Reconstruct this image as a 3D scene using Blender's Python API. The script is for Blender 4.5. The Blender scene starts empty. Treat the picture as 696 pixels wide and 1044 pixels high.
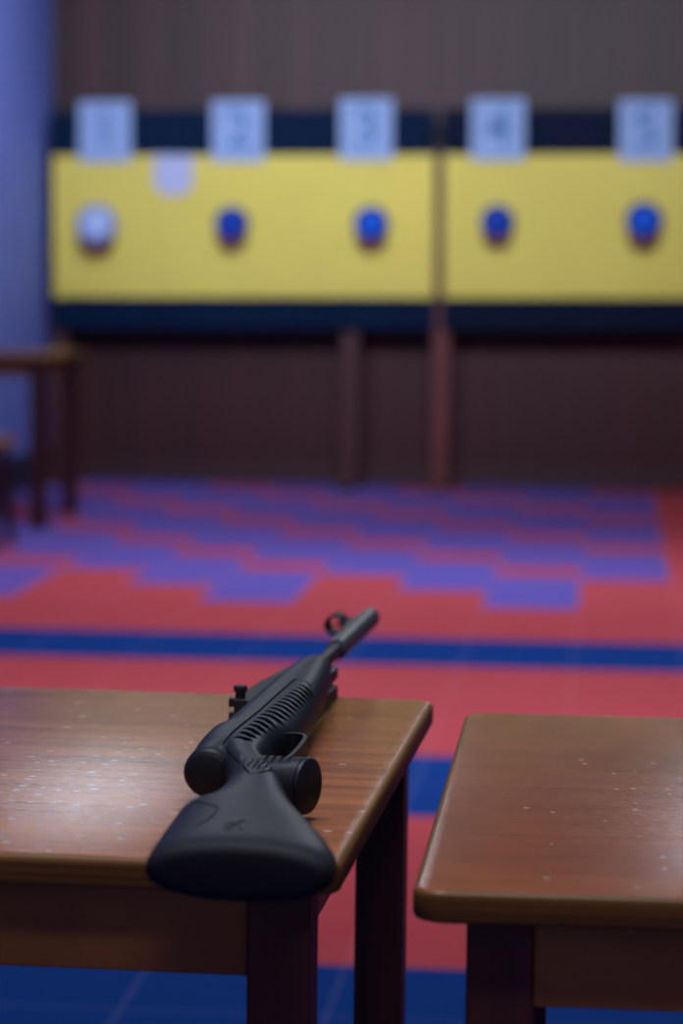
import bpy, bmesh, math, random
from mathutils import Vector, Matrix
random.seed(7)
PI = math.pi
S = bpy.context.scene
COL = S.collection
TH = 0.70                 # table top height
CAMH = TH + 0.40

# ------------------------------------------------------------------ helpers
def srgb(r, g, b):
    f = lambda c: (c/255/12.92) if c/255 <= .04045 else ((c/255+.055)/1.055)**2.4
    return (f(r), f(g), f(b), 1)

def link(o, parent=None):
    COL.objects.link(o)
    if parent: o.parent = parent
    return o

def obj(name, bm, mats, parent=None, smooth=False, loc=None, autosmooth=None):
    me = bpy.data.meshes.new(name)
    bmesh.ops.recalc_face_normals(bm, faces=bm.faces[:])
    bm.to_mesh(me); bm.free()
    if not isinstance(mats, (list, tuple)): mats = [mats]
    for m in mats: me.materials.append(m)
    if smooth:
        for p in me.polygons: p.use_smooth = True
    if autosmooth is not None:
        me.set_sharp_from_angle(angle=math.radians(autosmooth))
    o = bpy.data.objects.new(name, me)
    if loc is not None: o.location = loc
    return link(o, parent)

def tag(o, label, cat, group=None):
    o['label'] = label; o['category'] = cat
    if group: o['group'] = group
    return o

def thing(name, label, cat, loc=(0, 0, 0), rotz=0, group=None):
    o = bpy.data.objects.new(name, None)
    o.empty_display_size = .05
    link(o); o.location = loc; o.rotation_euler = (0, 0, rotz)
    return tag(o, label, cat, group)

def struct(o):
    o['kind'] = 'structure'; return o

def box(bm, x0, x1, y0, y1, z0, z1, bev=0, seg=2):
    vs = [bm.verts.new((x, y, z)) for x in (x0, x1) for y in (y0, y1) for z in (z0, z1)]
    idx = [(0, 1, 3, 2), (4, 6, 7, 5), (0, 4, 5, 1), (2, 3, 7, 6), (0, 2, 6, 4), (1, 5, 7, 3)]
    fs = [bm.faces.new([vs[i] for i in f]) for f in idx]
    if bev:
        es = list({e for f in fs for e in f.edges})
        bmesh.ops.bevel(bm, geom=es, offset=bev, segments=seg, affect='EDGES', profile=.5)
    return bm

def rounded_rect(x0, x1, y0, y1, r, n=6):
    pts = []
    for cx, cy, a0 in ((x1-r, y1-r, 0), (x0+r, y1-r, 90), (x0+r, y0+r, 180), (x1-r, y0+r, 270)):
        for i in range(n+1):
            a = math.radians(a0+90*i/n)
            pts.append((cx+r*math.cos(a), cy+r*math.sin(a)))
    return pts

def loft(bm, rings, cap=True):
    vr = [[bm.verts.new(p) for p in r] for r in rings]
    n = len(vr[0])
    for a, b in zip(vr, vr[1:]):
        for i in range(n):
            bm.faces.new((a[i], a[(i+1) % n], b[(i+1) % n], b[i]))
    if cap:
        bm.faces.new(vr[0][::-1]); bm.faces.new(vr[-1])
    return vr

def tube(bm, p0, p1, r0, r1=None, n=20, bev=0.0):
    """solid of revolution between two points, ends softened by bev"""
    r1 = r0 if r1 is None else r1
    p0 = Vector(p0); p1 = Vector(p1); d = (p1-p0); L = d.length; d.normalize()
    a = Vector((0, 0, 1)) if abs(d.z) < .9 else Vector((1, 0, 0))
    e1 = d.cross(a).normalized(); e2 = d.cross(e1)
    st = [(0, r0-bev), (bev*.3, r0-bev*.3), (bev, r0), (L-bev, r1), (L-bev*.3, r1-bev*.3), (L, r1-bev)] if bev else [(0, r0), (L, r1)]
    rings = [[p0+d*t+e1*(r*math.cos(2*PI*i/n))+e2*(r*math.sin(2*PI*i/n)) for i in range(n)] for t, r in st]
    loft(bm, rings)
    return bm

# ------------------------------------------------------------------ materials
def mat(name, rough=.5, spec=.5):
    m = bpy.data.materials.new(name); m.use_nodes = True
    nt = m.node_tree; b = nt.nodes['Principled BSDF']
    b.inputs['Roughness'].default_value = rough
    b.inputs['Specular IOR Level'].default_value = spec
    return m, nt, b

def N(nt, t, **kw):
    n = nt.nodes.new(t)
    for k, v in kw.items():
        if hasattr(n, k): setattr(n, k, v)
        else: n.inputs[k].default_value = v
    return n

def M(nt, op, a, b=None, c=None):
    n = nt.nodes.new('ShaderNodeMath'); n.operation = op
    for i, v in enumerate((a, b, c)):
        if v is None: continue
        if isinstance(v, (int, float)): n.inputs[i].default_value = v
        else: nt.links.new(v, n.inputs[i])
    return n.outputs[0]

def mix(nt, fac, a, b):
    n = nt.nodes.new('ShaderNodeMix'); n.data_type = 'RGBA'
    if isinstance(fac, (int, float)): n.inputs[0].default_value = fac
    else: nt.links.new(fac, n.inputs[0])
    for i, v in ((6, a), (7, b)):
        if isinstance(v, tuple): n.inputs[i].default_value = v
        else: nt.links.new(v, n.inputs[i])
    return n.outputs[2]

def ramp(nt, fac, stops):
    n = nt.nodes.new('ShaderNodeValToRGB')
    while len(n.color_ramp.elements) < len(stops): n.color_ramp.elements.new(.5)
    for e, (p, c) in zip(n.color_ramp.elements, stops): e.position = p; e.color = c
    nt.links.new(fac, n.inputs[0]); return n.outputs[0]

def coords(nt, kind='Object', scale=(1, 1, 1)):
    tc = nt.nodes.new('ShaderNodeTexCoord'); mp = nt.nodes.new('ShaderNodeMapping')
    mp.inputs['Scale'].default_value = scale
    nt.links.new(tc.outputs[kind], mp.inputs[0]); return mp.outputs[0]

def noise(nt, vec, scale, detail=4, rough=.5):
    n = N(nt, 'ShaderNodeTexNoise'); n.inputs['Scale'].default_value = scale
    n.inputs['Detail'].default_value = detail; n.inputs['Roughness'].default_value = rough
    nt.links.new(vec, n.inputs['Vector']); return n.outputs['Fac']

def bump(nt, bsdf, h, strength=.3, dist=.001):
    n = nt.nodes.new('ShaderNodeBump'); n.inputs['Strength'].default_value = strength
    n.inputs['Distance'].default_value = dist
    nt.links.new(h, n.inputs['Height']); nt.links.new(n.outputs[0], bsdf.inputs['Normal'])

def plain(name, c, rough=.5, spec=.5, var=.12, scale=30, bmp=0, metallic=0):
    m, nt, b = mat(name, rough, spec)
    f = noise(nt, coords(nt), scale, 3)
    d = tuple(x*(1-var) for x in c[:3])+(1,); l = tuple(min(1, x*(1+var)) for x in c[:3])+(1,)
    nt.links.new(ramp(nt, f, [(.3, d), (.7, l)]), b.inputs['Base Color'])
    b.inputs['Metallic'].default_value = metallic
    if bmp: bump(nt, b, noise(nt, coords(nt), scale*20, 2), bmp, .0004)
    return m

def wood_top(name, base, dark, specks, rough, grain=1.0, glare_haze=0.0, spot=(0, 0), spread=.3, fleck=.17):
    m, nt, b = mat(name, rough, .3)
    v = coords(nt, 'Object', (2.2, 26, 26))
    g1 = noise(nt, v, 1.6, 6, .6)
    v2 = coords(nt, 'Object', (9, 260, 260))
    g2 = noise(nt, v2, 1.0, 3, .6)
    blot = noise(nt, coords(nt), 5, 4)
    f = M(nt, 'ADD', M(nt, 'MULTIPLY', g1, .6*grain), M(nt, 'MULTIPLY', g2, .4*grain))
    f = M(nt, 'ADD', f, M(nt, 'MULTIPLY', blot, 1-grain))
    col = ramp(nt, f, [(.36, dark), (.62, base)])
    # fine scuffs and dusty flecks, plus glare sparkle painted into the varnish colour
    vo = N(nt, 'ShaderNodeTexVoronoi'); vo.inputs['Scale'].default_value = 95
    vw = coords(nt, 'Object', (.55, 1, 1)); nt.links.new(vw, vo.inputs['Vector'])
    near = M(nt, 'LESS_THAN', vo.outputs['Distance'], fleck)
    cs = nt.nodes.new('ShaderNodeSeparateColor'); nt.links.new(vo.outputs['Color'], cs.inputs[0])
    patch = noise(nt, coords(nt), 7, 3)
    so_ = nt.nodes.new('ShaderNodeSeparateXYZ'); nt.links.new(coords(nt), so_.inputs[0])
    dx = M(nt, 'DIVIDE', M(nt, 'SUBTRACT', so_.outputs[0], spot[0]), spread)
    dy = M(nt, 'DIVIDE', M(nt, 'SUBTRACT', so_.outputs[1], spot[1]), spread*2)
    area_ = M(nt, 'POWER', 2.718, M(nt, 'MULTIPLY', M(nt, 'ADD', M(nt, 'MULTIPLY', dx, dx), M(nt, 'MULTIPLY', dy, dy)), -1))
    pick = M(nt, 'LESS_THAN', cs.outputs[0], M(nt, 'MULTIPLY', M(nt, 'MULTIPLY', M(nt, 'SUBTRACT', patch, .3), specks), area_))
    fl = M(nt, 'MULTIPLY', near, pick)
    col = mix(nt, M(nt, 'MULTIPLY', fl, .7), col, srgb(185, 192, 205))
    if glare_haze:  # pale glare haze painted into the tabletop colour
        d = M(nt, 'MULTIPLY', ramp(nt, noise(nt, coords(nt, 'Object', (.55, 1, 1)), 210, 3, .7), [(.46, (0, 0, 0, 1)), (.66, (1, 1, 1, 1))]), glare_haze)
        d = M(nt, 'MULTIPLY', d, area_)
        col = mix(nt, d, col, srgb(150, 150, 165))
    nt.links.new(col, b.inputs['Base Color'])
    h = M(nt, 'ADD', noise(nt, coords(nt, 'Object', (1, 1.6, 1)), 330, 3, .6), M(nt, 'MULTIPLY', g2, .7))
    bump(nt, b, h, .35, .0007)
    rr = M(nt, 'ADD', M(nt, 'MULTIPLY', noise(nt, coords(nt), 30, 4), .12), rough-.08)
    nt.links.new(rr, b.inputs['Roughness'])
    return m

def ply_edge(name, base, dark):
    m, nt, b = mat(name, .5, .2)
    v = coords(nt, 'Object', (2, 2, 240))
    f = noise(nt, v, 1.5, 3)
    nt.links.new(ramp(nt, f, [(.3, dark), (.7, base)]), b.inputs['Base Color'])
    return m

def vertical_wood(name, base, dark, rough=.5, k=30):
    m, nt, b = mat(name, rough, .4)
    f = noise(nt, coords(nt, 'Object', (k, k, 1.2)), 1.5, 5)
    nt.links.new(ramp(nt, f, [(.3, dark), (.7, base)]), b.inputs['Base Color'])
    return m

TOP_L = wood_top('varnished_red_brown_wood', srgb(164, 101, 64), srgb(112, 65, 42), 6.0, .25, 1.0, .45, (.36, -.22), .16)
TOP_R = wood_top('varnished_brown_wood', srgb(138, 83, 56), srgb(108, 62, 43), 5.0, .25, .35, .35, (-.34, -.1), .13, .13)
EDGE = ply_edge('plywood_edge', srgb(122, 84, 44), srgb(84, 57, 30))
LEGW = vertical_wood('dark_table_wood', srgb(78, 34, 34), srgb(56, 24, 26))
APRON = plain('table_apron_wood', srgb(132, 84, 44), .4, .4, .2, 8)

GUN = plain('black_polymer', srgb(23, 29, 41), .48, .25, .06, 40, .25)
GUN_DARK = plain('dark_polymer', srgb(27, 28, 37), .55, .4, .08, 40, .3)
RUBBER = plain('rubber_pad', srgb(26, 29, 39), .6, .15, .08, 60, .4)
STEEL = plain('blued_steel', srgb(40, 38, 46), .48, .4, .1, 60, 0, .3)
BRAKE = plain('moderator_polymer', srgb(62, 66, 74), .4, .5, .06, 50)

# ------------------------------------------------------------------ room
def floor_material():
    m, nt, b = mat('tiled_floor', .5, 0.0)
    g = nt.nodes.new('ShaderNodeNewGeometry'); sp = nt.nodes.new('ShaderNodeSeparateXYZ')
    nt.links.new(g.outputs['Position'], sp.inputs[0])
    X, Y = sp.outputs[0], sp.outputs[1]
    RED = srgb(190, 80, 86); BLUE = srgb(26, 60, 130); LIL = srgb(112, 86, 164); LILB = srgb(102, 90, 174)
    gt = lambda v: M(nt, 'GREATER_THAN', Y, v)
    # stripes run across the room
    s = M(nt, 'SUBTRACT', 1, gt(4.26))
    s = M(nt, 'ADD', s, M(nt, 'MULTIPLY', gt(5.44), M(nt, 'SUBTRACT', 1, gt(6.12))))
    s = M(nt, 'ADD', s, M(nt, 'MULTIPLY', gt(7.49), M(nt, 'SUBTRACT', 1, gt(8.05))))
    n0 = noise(nt, coords(nt), 1.7, 4)
    red = mix(nt, n0, srgb(178, 70, 78), RED)
    col = mix(nt, s, red, BLUE)
    # stepped lilac tiles
    cx = M(nt, 'FLOOR', M(nt, 'DIVIDE', M(nt, 'SUBTRACT', .208, X), .303))
    rf = M(nt, 'DIVIDE', M(nt, 'SUBTRACT', Y, 8.80), .42)
    ry = M(nt, 'FLOOR', rf)
    ph = M(nt, 'MODULO', M(nt, 'ADD', cx, 2), 3)
    k = M(nt, 'MODULO', M(nt, 'ADD', M(nt, 'SUBTRACT', rf, ph), 12), 3)
    c = M(nt, 'LESS_THAN', M(nt, 'ABSOLUTE', M(nt, 'SUBTRACT', k, 1.0)), 1.18)
    c = M(nt, 'MAXIMUM', c, M(nt, 'GREATER_THAN', k, 2.84))
    c = M(nt, 'MULTIPLY', c, M(nt, 'GREATER_THAN', M(nt, 'SUBTRACT', rf, ph), 0))
    c = M(nt, 'MULTIPLY', c, M(nt, 'GREATER_THAN', cx, -.5))
    wn = N(nt, 'ShaderNodeTexWhiteNoise'); wn.noise_dimensions = '2D'
    cv = nt.nodes.new('ShaderNodeCombineXYZ'); nt.links.new(cx, cv.inputs[0]); nt.links.new(ry, cv.inputs[1])
    nt.links.new(cv.outputs[0], wn.inputs['Vector'])
    lil = mix(nt, wn.outputs['Value'], LIL, LILB)
    col = mix(nt, c, col, lil)
    # grout
    fx = M(nt, 'ABSOLUTE', M(nt, 'SUBTRACT', M(nt, 'FRACT', M(nt, 'DIVIDE', M(nt, 'SUBTRACT', X, -.395), .303)), .5))
    fy = M(nt, 'ABSOLUTE', M(nt, 'SUBTRACT', M(nt, 'FRACT', M(nt, 'DIVIDE', M(nt, 'SUBTRACT', Y, 3.96), .30)), .5))
    gl = M(nt, 'GREATER_THAN', M(nt, 'MAXIMUM', fx, fy), .488)
    col = mix(nt, M(nt, 'MULTIPLY', gl, .11), col, srgb(170, 160, 190))
    nt.links.new(col, b.inputs['Base Color'])
    rg = M(nt, 'ADD', M(nt, 'MULTIPLY', noise(nt, coords(nt), 5, 3), .14), .28)
    nt.links.new(rg, b.inputs['Roughness'])
    return m

def panel_material(name, a, c):
    m, nt, b = mat(name, .5, .35)
    g = nt.nodes.new('ShaderNodeNewGeometry'); sp = nt.nodes.new('ShaderNodeSeparateXYZ')
    nt.links.new(g.outputs['Position'], sp.inputs[0])
    u = M(nt, 'DIVIDE', sp.outputs[0], .145)
    wn = N(nt, 'ShaderNodeTexWhiteNoise'); wn.noise_dimensions = '1D'
    nt.links.new(M(nt, 'FLOOR', u), wn.inputs['W'])
    gr = noise(nt, coords(nt, 'Object', (14, 14, 1.0)), 1.5, 4)
    col = ramp(nt, M(nt, 'ADD', M(nt, 'MULTIPLY', wn.outputs['Value'], .55), M(nt, 'MULTIPLY', gr, .45)), [(.2, c), (.8, a)])
    low_shade = M(nt, 'LESS_THAN', sp.outputs[2], .85)
    col = mix(nt, M(nt, 'MULTIPLY', low_shade, .7), col, srgb(66, 28, 29))  # shade below the boards, painted into the panelling colour
    seam = M(nt, 'GREATER_THAN', M(nt, 'ABSOLUTE', M(nt, 'SUBTRACT', M(nt, 'FRACT', u), .5)), .455)
    col = mix(nt, M(nt, 'MULTIPLY', seam, .6), col, srgb(22, 12, 16))
    nt.links.new(col, b.inputs['Base Color'])
    return m

WX0, WX1, WY = -2.73, 3.6, 13.5
bm = bmesh.new(); box(bm, WX0-.1, WX1+.1, -1.5, WY+.1, -.06, 0)
floor = struct(obj('floor', bm, floor_material()))
bm = bmesh.new(); box(bm, WX0-.1, WX1+.1, WY, WY+.1, 0, 3.1)
struct(obj('wall_back', bm, panel_material('dark_wood_panelling', srgb(68, 33, 42), srgb(48, 23, 30))))
bm = bmesh.new(); box(bm, WX0-.1, WX0, -1.5, WY, 0, 3.1)
struct(obj('wall_left', bm, plain('lilac_plaster', srgb(122, 142, 230), .7, .3, .05, 3)))
bm = bmesh.new(); box(bm, WX1, WX1+.1, -1.5, WY, 0, 3.1)
struct(obj('wall_right', bm, plain('lilac_plaster_right', srgb(112, 124, 205), .7, .3, .05, 3)))
bm = bmesh.new(); box(bm, WX0-.1, WX1+.1, -1.5, WY+.1, 3.1, 3.2)
struct(obj('ceiling', bm, plain('white_plaster', srgb(96, 92, 104), .8, .2, .03, 3)))
bm = bmesh.new(); box(bm, WX0, WX0+.02, -1.5, WY, 0, .17, .004)
struct(obj('baseboard_left', bm, plain('dark_baseboard_paint', srgb(44, 50, 72), .5, .4)))
bm = bmesh.new(); box(bm, WX0+.02, WX1, WY-.018, WY, 0, .09, .004)
struct(obj('baseboard_back', bm, plain('brown_baseboard_wood', srgb(62, 36, 40), .5, .4)))

# ------------------------------------------------------------------ tables
def make_table(label, x0, x1, y0, y1, top_m, rotz=0, thick=.0215, apron_h=.062, lw=.043, inset=.034, h=TH, fine=True, group=None):
    """origin under the middle of the top, on the floor"""
    cx, cy = (x0+x1)/2, (y0+y1)/2
    w, d = (x1-x0)/2, (y1-y0)/2
    t = thing('wooden_table', label, 'table', (cx, cy, 0), rotz, group)
    bm = bmesh.new()
    r = .020; bv = .0045
    rings = []
    for dz, off in ((-thick, bv), (-thick+bv*.3, bv*.3), (-thick+bv, 0), (-bv, 0), (-bv*.55, bv*.12), (-bv*.25, bv*.38), (0, bv)):
        rings.append([(x, y, h+dz) for x, y in rounded_rect(-w+off, w-off, -d+off, d-off, r-off*.6, 8)])
    loft(bm, rings)
    bm.normal_update()
    bmesh.ops.recalc_face_normals(bm, faces=bm.faces[:])
    for f in bm.faces:
        f.material_index = 0 if f.normal.z > .93 else 1
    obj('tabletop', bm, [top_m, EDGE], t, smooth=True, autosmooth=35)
    lx, ly = w-inset-lw/2, d-inset-lw/2
    zt = h-thick
    for sx in (-1, 1):
        for sy in (-1, 1):
            bm = bmesh.new()
            box(bm, sx*lx-lw/2, sx*lx+lw/2, sy*ly-lw/2, sy*ly+lw/2, 0, zt, .002)
            obj('leg', bm, LEGW, t)
    ap = .018; ins = .006
    for sy in (-1, 1):
        bm = bmesh.new(); yo = sy*(ly+lw/2-ins-ap/2)
        box(bm, -lx+lw/2, lx-lw/2, yo-ap/2, yo+ap/2, zt-apron_h, zt, .0015)
        obj('apron', bm, APRON, t)
    for sx in (-1, 1):
        bm = bmesh.new(); xo = sx*(lx+lw/2-.018-ap/2)
        box(bm, xo-ap/2, xo+ap/2, -ly+lw/2, ly-lw/2, zt-apron_h, zt, .0015)
        obj('apron', bm, APRON, t)
    return t

make_table('red-brown varnished wooden table with an air rifle lying across it', -1.365, -.1635, 1.820, 2.530, TOP_L, math.radians(-1.5), inset=.021)
make_table('brown varnished wooden table at right with bare flecked top', -.122, 1.08, 1.744, 2.455, TOP_R, math.radians(.25))
make_table('small wooden table far away against the lilac wall', -2.70, -2.225, 10.93, 11.68, TOP_R, 0, .03, .06, .06, .02)

# stool at the far left, mostly out of the picture
t = thing('wooden_stool', 'brown wooden stool on the floor in front of the far small table', 'stool', (-2.415, 10.2, 0))
bm = bmesh.new()
loft(bm, [[(x, y, z) for x, y in rounded_rect(-.19+o, .19-o, -.17+o, .17-o, .03)] for z, o in ((.38, .004), (.385, 0), (.405, 0), (.41, .005))])
obj('seat', bm, APRON, t, True, autosmooth=35)
for sx in (-1, 1):
    for sy in (-1, 1):
        bm = bmesh.new(); tube(bm, (sx*.165, sy*.145, 0), (sx*.14, sy*.12, .381), .017, .022, 12)
        obj('leg', bm, LEGW, t, True, autosmooth=40)
for sy in (-1, 1):
    bm = bmesh.new(); tube(bm, (-.155, sy*.135, .15), (.155, sy*.135, .15), .011, .011, 10)
    obj('stretcher', bm, LEGW, t, True, autosmooth=40)

# ------------------------------------------------------------------ target stands
NAVY = plain('navy_paint', srgb(0, 26, 56), .7, .1, .1, 3)
NAVY2 = plain('dark_navy_paint', srgb(6, 20, 46), .7, .1, .1, 3)
YELLOW = plain('yellow_paint', srgb(226, 208, 96), .6, .3, .05, 2)
POST = vertical_wood('red_brown_post_wood', srgb(112, 54, 52), srgb(84, 38, 40))
POST2 = vertical_wood('dark_post_wood', srgb(84, 44, 46), srgb(64, 32, 36))
TILT = math.radians(.65)
BY = 13.26
def zt(x, z): return z+(x+1.2)*math.tan(TILT)          # the boards hang a touch crooked

def target_stand(label, x0, x1, posts, nav):
    cx = (x0+x1)/2
    t = thing('target_stand', label, 'target stand', (cx, BY, 0))
    w = (x1-x0)/2
    bm = bmesh.new(); box(bm, -w-.012, w, .0, .03, -.52, .52, .003)
    o = obj('backing_board', bm, nav, t, loc=(0, 0, zt(cx, 1.277))); o.rotation_euler.y = -TILT
    bm = bmesh.new(); box(bm, -w, w, -.018, -.0005, -.336, .336, .003)
    o = obj('front_panel', bm, YELLOW, t, loc=(0, 0, zt(cx, 1.245))); o.rotation_euler.y = -TILT
    for px in posts:
        bm = bmesh.new(); box(bm, px-cx-.04, px-cx+.04, .034, .085, 0, 1.62, .004)
        box(bm, px-cx-.04, px-cx+.04, -.16, .20, 0, .035, .004)
        obj('post', bm, POST if px > -1.2 else POST2, t)
    return t
target_stand('yellow target panel on navy board at left, ending left of the gap', -2.676, -.852, (-2.655, -1.25), NAVY)
target_stand('yellow target panel on navy board at right, running out of the frame', -.806, 1.04, (-.815, .95), NAVY2)

# lane number cards
PAPER = plain('white_card', srgb(152, 176, 220), .7, .2, .03, 4)
PRINT = plain('printed_grey_blue', srgb(88, 130, 186), .7, .2, .03, 4)
def number_card(num, label, x, z, w=.250, h=.288):
    t = thing('number_card', label, 'number card', (x, BY-.019, z-.014), 0, 'lane number cards')
    t.rotation_euler.y = -TILT
    bm = bmesh.new(); box(bm, -w/2, w/2, -.003, 0, -h/2, h/2)
    obj('card', bm, PAPER, t)
    # printed frame
    bm = bmesh.new()
    fw, fh, lt = w*.36, h*.42, .006
    for a in ((-fw, fw, fh-lt, fh), (-fw, fw, -fh, -fh+lt), (-fw, -fw+lt, -fh, fh), (fw-lt, fw, -fh, fh)):
        box(bm, a[0], a[1], -.0042, -.0028, a[2], a[3])
    obj('printed_frame', bm, PRINT, t)
    cu = bpy.data.curves.new('number', 'FONT'); cu.body = num
    cu.align_x = 'CENTER'; cu.align_y = 'CENTER'; cu.size = .25; cu.extrude = .0006; cu.offset = .004
    tmp = bpy.data.objects.new('number', cu); COL.objects.link(tmp)
    dg = bpy.context.evaluated_depsgraph_get(); dg.update()
    me = bpy.data.meshes.new_from_object(tmp.evaluated_get(dg))
    bpy.data.objects.remove(tmp)
    me.materials.clear(); me.materials.append(PRINT)
    o = bpy.data.objects.new('number', me); link(o, t)
    o.rotation_euler = (PI/2, 0, 0); o.location = (0, -.0038, 0)
for num, x, z, where in (('1', -2.426, 1.693, 'leftmost number card, above the white target'),
                         ('2', -1.788, 1.701, 'second number card from left, beside the pinned paper'),
                         ('3', -1.179, 1.714, 'third number card, left of the panel gap'),
                         ('4', -.559, 1.717, 'fourth number card, right of the panel gap'),
                         ('5', .132, 1.717, 'rightmost number card, near the picture edge')):
    number_card(num, where+', pale blue-white', x, z)

# small paper hung at the panel's top edge
bm = bmesh.new()
pts = [(-.095, .10), (-.095, -.03)] + [(.095*math.cos(a), -.03+.065*math.sin(a)) for a in [PI+PI*i/14 for i in range(1, 14)]] + [(.095, -.03), (.095, .10)]
loft(bm, [[(x, y, z) for x, z in pts] for y in (-.004, 0)])
o = obj('paper_target', bm, plain('lilac_white_paper', srgb(182, 188, 222), .7, .2, .03, 4), loc=(-2.097, BY-.0185, 1.475))
tag(o, 'small pale paper with rounded bottom pinned at the top of the left yellow panel', 'paper target')

TBLUE = plain('blue_target_face', srgb(0, 84, 206), .6, .2, .06, 10)
TDARK = plain('deep_blue_target_face', srgb(4, 58, 166), .6, .2, .06, 10)
TRIM = plain('dark_blue_target_rim', srgb(12, 50, 140), .6, .2, .06, 10)
TWHITE = plain('white_target_face', srgb(176, 196, 240), .5, .4, .04, 10)
TGREY = plain('pale_target_rim', srgb(110, 130, 200), .5, .4, .04, 10)
UNDER_SHADE = plain('brown_under_shade', srgb(110, 62, 30), .6, .3, .1, 20)
def target_disc(label, x, z, r, face, rim):
    t = thing('target_disc', label, 'target', (x, BY-.0185, z+.005), 0, 'round targets on the yellow panels')
    r *= 1.08
    bm = bmesh.new(); tube(bm, (0, -.05, 0), (0, 0, 0), r, r*1.02, 32, .006)
    obj('housing', bm, rim, t, True, autosmooth=40)
    bm = bmesh.new(); tube(bm, (0, -.056, 0), (0, -.0495, 0), r*.72, r*.72, 32, .002)
    obj('face', bm, face, t, True, autosmooth=40)
    # brown half-round standing in for the shadow under the disc
    bm = bmesh.new()
    n = 12
    ring = lambda y, k: [(r*k*math.cos(a), y, -r*.72+r*.95*k*math.sin(a)) for a in [PI+PI*i/n for i in range(n+1)]]
    loft(bm, [ring(-.045, .92), ring(-.001, .92)])
    obj('disc_shadow', bm, UNDER_SHADE, t, True, autosmooth=40)
for lab, x, z, r, f, rm in (('white round target, leftmost on the yellow panels', -2.460, 1.235, .088, TWHITE, TGREY),
                            ('blue round target under the second number card from the left', -1.812, 1.247, .074, TDARK, TRIM),
                            ('bright blue round target just left of the gap between panels', -1.148, 1.254, .076, TBLUE, TRIM),
                            ('dark blue round target just right of the gap between panels', -.554, 1.27, .072, TDARK, TRIM),
                            ('bright blue round target at the far right of the panels', .131, 1.282, .08, TBLUE, TRIM)):
    target_disc(lab, x, z, r, f, rm)

# ------------------------------------------------------------------ air rifle
# local frame: +Y runs from butt to muzzle (s), +X is minus u (u = towards the sights), +Z up off the table
rifle = thing('air_rifle', 'black air rifle lying on its side across the left wooden table', 'air rifle', (-.2963, 1.710, TH), math.radians(-2.407))
rifle.rotation_euler.x = -.0030; rifle.location.z = TH+.0008
AX = .028
def P(s, u, r): return Vector((-u, s, r))
def RC(s): return AX-.001-.0035*max(0, min(1, (.22-s)/.2))
def sect(s, ut, ub, ht, n=2.4, m=40):
    rc = RC(s)
    uc, a = (ut+ub)/2, (ut-ub)/2
    out = []
    for i in range(m):
        th = 2*PI*i/m
        c, q = math.cos(th), math.sin(th)
        out.append(P(s, uc+a*math.copysign(abs(c)**(2/n), c), rc+ht*math.copysign(abs(q)**(2/n), q)))
    return out
BUTT = [(-.022, -.017, -.135, .0198, 2.3), (-.008, -.0155, -.1335, .0206, 2.3), (.04, -.0130, -.119, .0212, 2.3), (.080, -.0120, -.1035, .0212, 2.3),
        (.104, -.0120, -.0945, .0210, 2.3), (.116, -.0200, -.0895, .0206, 2.3), (.15, -.0255, -.0785, .0200, 2.3), (.19, -.027, -.068, .0200, 2.3),
        (.235, -.020, -.0540, .0202, 2.5), (.262, -.012, -.0430, .0206, 2.8), (.285, -.006, -.0385, .0208, 2.8), (.33, .003, -.0360, .0208, 2.7), (.36, .006, -.0330, .0200, 2.5), (.40, .008, -.028, .014, 2.4)]
FORE = [(.266, .0135, -.0125, .013, 2.0), (.2675, .0165, -.0155, .016, 2.0), (.271, .0185, -.0175, .018, 2.0), (.29, .0185, -.021, .0195, 2.05), (.315, .0185, -.0335, .0215, 2.8), (.345, .0183, -.0350, .0222, 3.2), (.372, .0181, -.0355, .0222, 3.2), (.386, .0180, -.0400, .0222, 2.5),
        (.40, .0178, -.0425, .0222, 2.5), (.50, .0170, -.040, .0222, 2.5), (.60, .016, -.034, .0218, 2.5), (.68, .0155, -.028, .0208, 2.4), (.735, .0145, -.022, .0188, 2.3),
        (.775, .0135, -.0175, .0165, 2.1), (.790, .012, -.0160, .0148, 2.0), (.796, .009, -.0130, .0120, 2.0)]
def interp(tab, s):
    if s <= tab[0][0]: return tab[0]
    for a, b in zip(tab, tab[1:]):
        if s <= b[0]:
            f = (s-a[0])/(b[0]-a[0]); return tuple(p+(q-p)*f for p, q in zip(a, b))
    return tab[-1]
def dense(tab, k=4):
    out = []
    for i in range(len(tab)-1):
        p0, p1, p2, p3 = tab[max(i-1, 0)], tab[i], tab[i+1], tab[min(i+2, len(tab)-1)]
        for j in range(k):
            t = j/k
            if p2[0]-p1[0] < .012:
                out.append(tuple(a+(b-a)*t for a, b in zip(p1, p2)))
            else:
                m = lambda a, b, c, d: None
                row = [p1[0]+(p2[0]-p1[0])*t]
                for c in range(1, 5):
                    m1 = (p2[c]-p0[c])/max(p2[0]-p0[0], 1e-6)*(p2[0]-p1[0]); m2 = (p3[c]-p1[c])/max(p3[0]-p1[0], 1e-6)*(p2[0]-p1[0])
                    h00 = 2*t**3-3*t*t+1; h10 = t**3-2*t*t+t; h01 = -2*t**3+3*t*t; h11 = t**3-t*t
                    row.append(h00*p1[c]+h10*m1+h01*p2[c]+h11*m2)
                out.append(tuple(row))
    out.append(tab[-1]); return out
def surf(s, u):
    best = 0
    for tab in (BUTT, FORE):
        if tab[0][0] <= s <= tab[-1][0]:
            _, ut, ub, ht, n = interp(tab, s)
            x = abs(u-(ut+ub)/2)/((ut-ub)/2)
            if x < 1: best = max(best, RC(s)+ht*(1-x**n)**(1/n))
    return best

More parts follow.
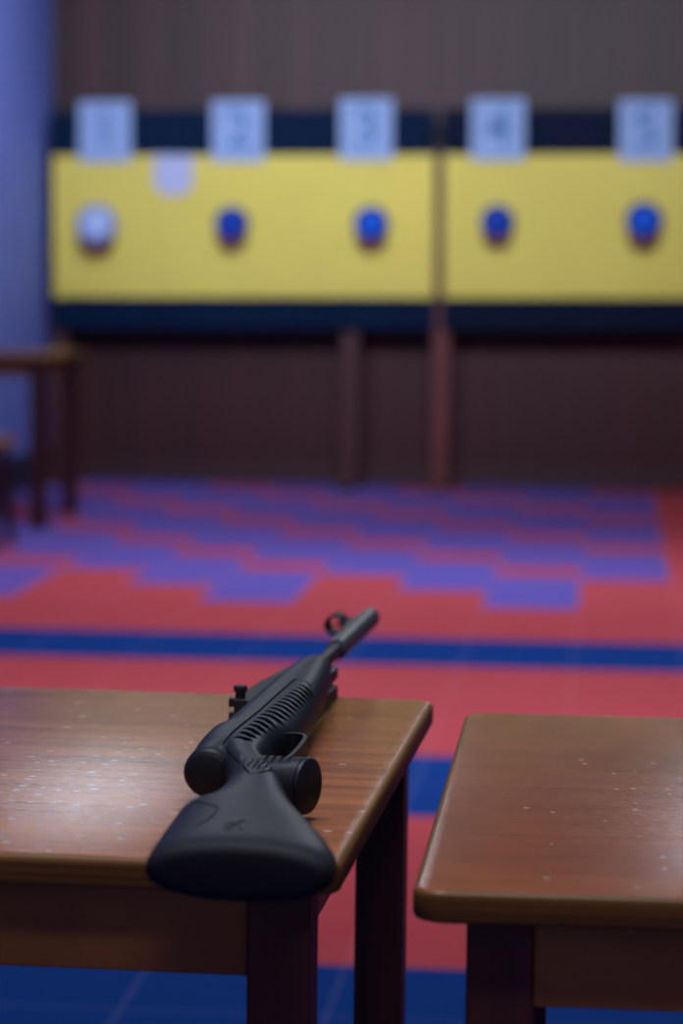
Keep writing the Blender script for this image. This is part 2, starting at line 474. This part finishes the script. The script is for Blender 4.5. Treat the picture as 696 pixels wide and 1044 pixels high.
def temp(bm, name='tmp'):
    bmesh.ops.recalc_face_normals(bm, faces=bm.faces[:])
    me = bpy.data.meshes.new(name); bm.to_mesh(me); bm.free()
    o = bpy.data.objects.new(name, me); COL.objects.link(o); return o
def boolean(a, b, op):
    md = a.modifiers.new('b', 'BOOLEAN'); md.operation = op; md.object = b; md.solver = 'EXACT'; md.use_self = True
    dg = bpy.context.evaluated_depsgraph_get(); dg.update()
    me = bpy.data.meshes.new_from_object(a.evaluated_get(dg))
    a.modifiers.clear(); a.data = me
    bpy.data.objects.remove(b)

bm = bmesh.new(); loft(bm, [sect(*r) for r in dense(BUTT)])
so = temp(bm)
bm = bmesh.new(); loft(bm, [sect(*r) for r in dense(FORE)])
boolean(so, temp(bm), 'UNION')

def groove(bm, pts, w, depth):
    """closed strip cutter that follows the stock's upper surface"""
    q = []
    for (a, b) in zip(pts, pts[1:]):
        L = math.hypot(b[0]-a[0], b[1]-a[1]); k = max(1, int(L/.006))
        for j in range(k): q.append((a[0]+(b[0]-a[0])*j/k, a[1]+(b[1]-a[1])*j/k))
    q.append(pts[-1])
    rings = []
    for i, (s, u) in enumerate(q):
        a = q[max(i-1, 0)]; b = q[min(i+1, len(q)-1)]
        ds, du = b[0]-a[0], b[1]-a[1]; L = math.hypot(ds, du)
        ns, nu = -du/L*w/2, ds/L*w/2
        z = surf(s, u)
        z1, z2 = surf(s+ns, u+nu), surf(s-ns, u-nu)
        rings.append([P(s+ns, u+nu, z1-depth), P(s-ns, u-nu, z2-depth), P(s-ns, u-nu, max(z, z2)+.006), P(s+ns, u+nu, max(z, z1)+.006)])
    loft(bm, rings)
GROOVES = True
EMBLEM = [[(.018, -.0700), (-.004, -.0660)], [(-.006, -.0655), (-.014, -.0640)], [(.004, -.0665), (-.012, -.0735)], [(.012, -.0640), (-.001, -.0610)]]
if GROOVES:
    bm = bmesh.new()
    # panel outline
    groove(bm, [(.580, -.0275), (.593, -.022), (.594, -.0125), (.42, -.0115), (.288, -.0080), (.274, -.0115), (.226, -.0282), (.170, -.0470), (.176, -.0535), (.20, -.0595)], .0024, .0016)
    # curved slots in the fore-stock
    for i in range(17):
        f = i/16
        s0 = .303+.262*f; ul = -.0130-.0075*f; ur = -.0275-.0045*f-.004*math.sin(PI*f) if i > 5 else -.0258-.0008*i
        groove(bm, [(s0+.004, ul), (s0+.002, ul+(ur-ul)*.35), (s0-.003, ul+(ur-ul)*.7), (s0-.011, ur)], .0068, .0026)
    # finger grooves above the grip
    for a in ((.231, -.0395, .197, -.0415), (.240, -.0435, .190, -.0460), (.250, -.0470, .187, -.0500), (.262, -.0495, .187, -.0540), (.275, -.0505, .196, -.0575)):
        groove(bm, [a[:2], ((a[0]+a[2])/2, (a[1]+a[3])/2-.001), a[2:]], .0022, .0014)
    boolean(so, temp(bm), 'DIFFERENCE')
    # cheek rest step
    bm = bmesh.new()
    groove(bm, [(.100, -.0185), (.080, -.030), (.058, -.0450), (.048, -.0480), (.030, -.0475), (.006, -.042)], .0018, .0010)
    # small moulded emblem
    for p in EMBLEM: groove(bm, list(p), .0034, .0008)
    boolean(so, temp(bm), 'DIFFERENCE')
me = so.data
me.materials.clear(); me.materials.append(GUN)
for p in me.polygons: p.use_smooth = True
me.set_sharp_from_angle(angle=math.radians(32))
so.name = 'stock'; so.parent = rifle

# rubber butt pad
PAD = [(-.043, -.028, -.125, .0115, 2.2), (-.0415, -.022, -.131, .0155, 2.3), (-.037, -.0185, -.1345, .0182, 2.3), (-.030, -.0172, -.1355, .0197, 2.3), (-.0235, -.0168, -.1354, .0200, 2.3), (-.022, -.0172, -.1348, .0197, 2.3)]
bm = bmesh.new(); loft(bm, [sect(*r) for r in PAD])
obj('butt_pad', bm, RUBBER, rifle, True, autosmooth=40)['label'] = 'dark rubber butt pad'

# pistol grip
bm = bmesh.new()
p0, p1 = Vector((.229, -.030)), Vector((.239, -.0790))
ax = (p1-p0).normalized()
cap_n = Vector((-math.sin(math.radians(19)), -math.cos(math.radians(19))))
rings = []
K = 12
for i in range(K+1):
    t = i/K
    c = p0.lerp(p1, t)
    d = ax.lerp(cap_n, t).normalized(); side = Vector((-d.y, d.x))
    la = .0205+.011*(1-t)**1.6; ra = .0213-.0008*t; ne = 2+.9*(1-t)**1.5
    for (push, k) in (((0, 1),) if i < K else ((-.003, 1.0), (-.0008, .97), (0, .90))):
        ring = []
        for j in range(32):
            th = 2*PI*j/32
            ct, sn = math.cos(th), math.sin(th)
            q = c+d*push+side*(la*k*math.copysign(abs(ct)**(2/ne), ct))
            ring.append(P(q.x, q.y, AX-.002+ra*k*math.copysign(abs(sn)**(2/ne), sn)))
        rings.append(ring)
loft(bm, rings)
go = temp(bm)
cb = bmesh.new()
for u in (-.0490, -.0545, -.0600, -.0655):
    a = .262+(-.049-u)*.15; b_ = .202
    loft(cb, [[P(s_, u+.0012, .0447), P(s_, u-.0012, .0447), P(s_, u-.0012, .06), P(s_, u+.0012, .06)] for s_ in (b_, a)])
boolean(go, temp(cb), 'DIFFERENCE')
go.data.materials.clear(); go.data.materials.append(GUN)
for p in go.data.polygons: p.use_smooth = True
go.data.set_sharp_from_angle(angle=math.radians(35))
go.name = 'pistol_grip'; go.parent = rifle

# trigger guard: a band bent around the trigger
def band(bm, path, halfw, th, zc):
    rings = []
    for i, (s, u) in enumerate(path):
        a = path[max(i-1, 0)]; b = path[min(i+1, len(path)-1)]
        ds, du = b[0]-a[0], b[1]-a[1]; L = math.hypot(ds, du); ns, nu = -du/L*th/2, ds/L*th/2
        rings.append([P(s+ns, u+nu, zc-halfw), P(s-ns, u-nu, zc-halfw), P(s-ns, u-nu, zc+halfw), P(s+ns, u+nu, zc+halfw)])
    loft(bm, rings)
def smooth_path(pts, k=6):
    out = []
    for i in range(len(pts)-1):
        p = [pts[max(i-1, 0)], pts[i], pts[i+1], pts[min(i+2, len(pts)-1)]]
        for j in range(k):
            t = j/k
            out.append(tuple(.5*((2*p[1][c])+(-p[0][c]+p[2][c])*t+(2*p[0][c]-5*p[1][c]+4*p[2][c]-p[3][c])*t*t+(-p[0][c]+3*p[1][c]-3*p[2][c]+p[3][c])*t**3) for c in (0, 1)))
    out.append(pts[-1]); return out
bm = bmesh.new()
band(bm, smooth_path([(.380, -.030), (.387, -.043), (.384, -.0510), (.372, -.0550), (.345, -.0565), (.315, -.0570), (.285, -.0560), (.266, -.052), (.256, -.043)]), .0115, .0030, AX-.001)
obj('trigger_guard', bm, GUN, rifle, True, autosmooth=40)
bm = bmesh.new()
band(bm, smooth_path([(.322, -.028), (.318, -.038), (.320, -.045), (.325, -.050)]), .0035, .0045, AX-.001)
obj('trigger', bm, STEEL, rifle, True, autosmooth=40)

# metal rail along the sight side of the stock
bm = bmesh.new()
loft(bm, [[P(s, u0, AX-w), P(s, u1, AX-w*.7), P(s, u1, AX+w*.7), P(s, u0, AX+w)] for s, u0, u1, w in
          ((.60, .012, .0200, .009), (.62, .012, .0275, .009), (.70, .012, .0270, .009), (.755, .010, .0235, .008), (.790, .010, .0165, .007))])
obj('action_rail', bm, GUN_DARK, rifle)
# rear sight
bm = bmesh.new()
loft(bm, [[P(s, .012, AX-.012), P(s, u1, AX-.012), P(s, u1, AX+.0085), P(s, .012, AX+.0085)] for s, u1 in ((.545, .0295), (.549, .0315), (.590, .0315), (.640, .0290), (.670, .0270))])
rs = obj('rear_sight', bm, GUN_DARK, rifle)
bm = bmesh.new()
for rr in (-1, 1): box(bm, -.0360, -.030, .549, .556, AX+rr*.0060-.0035, AX+rr*.0060+.0035, .0008)
obj('notch_blade', bm, GUN_DARK, rs)
bm = bmesh.new()
tube(bm, P(.560, .0280, AX+.0070), P(.560, .0280, AX+.0160), .0043, .0043, 16)
tube(bm, P(.560, .0280, AX+.0140), P(.560, .0280, AX+.0190), .0058, .0058, 20, .0008)
obj('windage_knob', bm, GUN_DARK, rs, True, autosmooth=40)

# barrel, moderator, front sight
bm = bmesh.new(); tube(bm, P(.79, 0, AX), P(.955, 0, AX), .0070, .0070, 24)
obj('barrel', bm, STEEL, rifle, True, autosmooth=40)
bm = bmesh.new()
prof = [(.925, .0085), (.927, .0098), (.935, .0102), (.960, .0104), (1.10, .0106), (1.165, .0108), (1.178, .0104), (1.182, .0090)]
n = 28
loft(bm, [[P(s, r*math.cos(2*PI*i/n), AX+r*math.sin(2*PI*i/n)) for i in range(n)] for s, r in prof])
bk = obj('moderator', bm, BRAKE, rifle, True, autosmooth=40)
bm = bmesh.new()   # ring hood
n = 28; rings = []
def ring(s, r): return [P(s, .0275+r*math.cos(2*PI*i/n), AX+r*math.sin(2*PI*i/n)) for i in range(n)]
vr = loft(bm, [ring(1.105, .0080), ring(1.105, .0104), ring(1.140, .0104), ring(1.140, .0080)], cap=False)
for i in range(n): bm.faces.new((vr[3][i], vr[3][(i+1) % n], vr[0][(i+1) % n], vr[0][i]))
fs = obj('front_sight', bm, GUN_DARK, rifle, True, autosmooth=40)
bm = bmesh.new()
loft(bm, [[P(s, .0085, AX-.004), P(s, u1, AX-.003), P(s, u1, AX+.003), P(s, .0085, AX+.004)] for s, u1 in ((1.075, .0115), (1.100, .0185), (1.145, .0185), (1.168, .0115))])
obj('sight_base', bm, GUN_DARK, fs)
bm = bmesh.new()
loft(bm, [[P(s, .0165, AX-.0013), P(s, .0275, AX-.0009), P(s, .0275, AX+.0009), P(s, .0165, AX+.0013)] for s in (1.112, 1.130)])
obj('sight_post', bm, GUN_DARK, fs)
# cocking lever slab and hinge under the fore-end
bm = bmesh.new(); box(bm, .013, .0235, .60, .775, AX-.024, AX-.010, .002)
obj('cocking_lever', bm, GUN_DARK, rifle)
bm = bmesh.new(); box(bm, .011, .020, .70, .800, AX-.009, AX+.003, .0025)
obj('breech_block', bm, STEEL, rifle)

# ------------------------------------------------------------------ light
def area(name, loc, size, sizey, power, col, aim=None, spread=180):
    l = bpy.data.lights.new(name, 'AREA'); l.shape = 'RECTANGLE'; l.size = size; l.size_y = sizey
    l.energy = power; l.color = col; l.spread = math.radians(spread)
    o = bpy.data.objects.new(name, l); link(o); o.location = loc
    if aim: o.rotation_euler = (Vector(aim)-Vector(loc)).to_track_quat('-Z', 'Y').to_euler()
    return o
COOL = (.80, .87, 1.0)
area('range_lamp', (-1.0, 8.6, 3.05), 4.0, .3, 46, COOL, (-1.0, 13.3, 1.65), 60)
area('floor_lamp', (-.6, 9.6, 3.05), 3.6, .5, 50, COOL, None, 118)
area('wall_fill', (-1.5, 11.4, 3.05), .3, 1.4, 17, COOL, (-2.8, 12.4, 1.6), 120)  # unseen fill, added to brighten the lilac wall
area('hall_lamp', (-.4, 6.2, 3.05), 3.0, .5, 44, COOL, None, 112)
area('table_fill', (-.3, 2.1, 3.05), 1.2, .5, 26, (.88, .92, 1.0), None, 130)  # unseen overhead fill, added to lighten the table tops
area('rear_lamp', (.3, .35, 3.05), 1.0, .4, 20, (1, .84, .68), (.0, 1.8, .6))
# two unseen narrow lamps, added for the glare on the tables
area('glare_lamp', (-1.58, 9.6, 3.04), .35, .2, .20, COOL, (-.42, 1.9, .72), 24)
area('glare_lamp', (.34, 9.6, 3.04), .35, .2, .42, COOL, (.18, 1.9, .72), 24)
W = bpy.data.worlds.new('World'); S.world = W; W.use_nodes = True
W.node_tree.nodes['Background'].inputs[0].default_value = (.36, .27, .42, 1)
W.node_tree.nodes['Background'].inputs[1].default_value = .5

# ------------------------------------------------------------------ camera
F = 2850.0; Y0 = 262
YAW = math.radians(5.5); ROLL = .012
pitch = math.atan((522-Y0)/F)
fw = Vector((-math.sin(YAW)*math.cos(pitch), math.cos(YAW)*math.cos(pitch), -math.sin(pitch)))
r0 = Vector((math.cos(YAW), math.sin(YAW), 0)); u0 = r0.cross(fw)
rt = r0*math.cos(ROLL)+u0*math.sin(ROLL); up = rt.cross(fw)
cam = bpy.data.cameras.new('camera'); co = bpy.data.objects.new('camera', cam); link(co)
co.matrix_world = Matrix(((rt.x, up.x, -fw.x, 0), (rt.y, up.y, -fw.y, 0), (rt.z, up.z, -fw.z, CAMH), (0, 0, 0, 1)))
cam.sensor_fit = 'VERTICAL'; cam.sensor_height = 36; cam.sensor_width = 24
cam.lens = F/1044*36
cam.clip_start = .05
cam.dof.use_dof = True
cam.dof.focus_distance = 2.13
cam.dof.aperture_fstop = cam.lens/1000/.0190
cam.dof.aperture_blades = 0
S.camera = co
S.view_settings.view_transform = 'Standard'
S.view_settings.look = 'None'
S.view_settings.exposure = 0
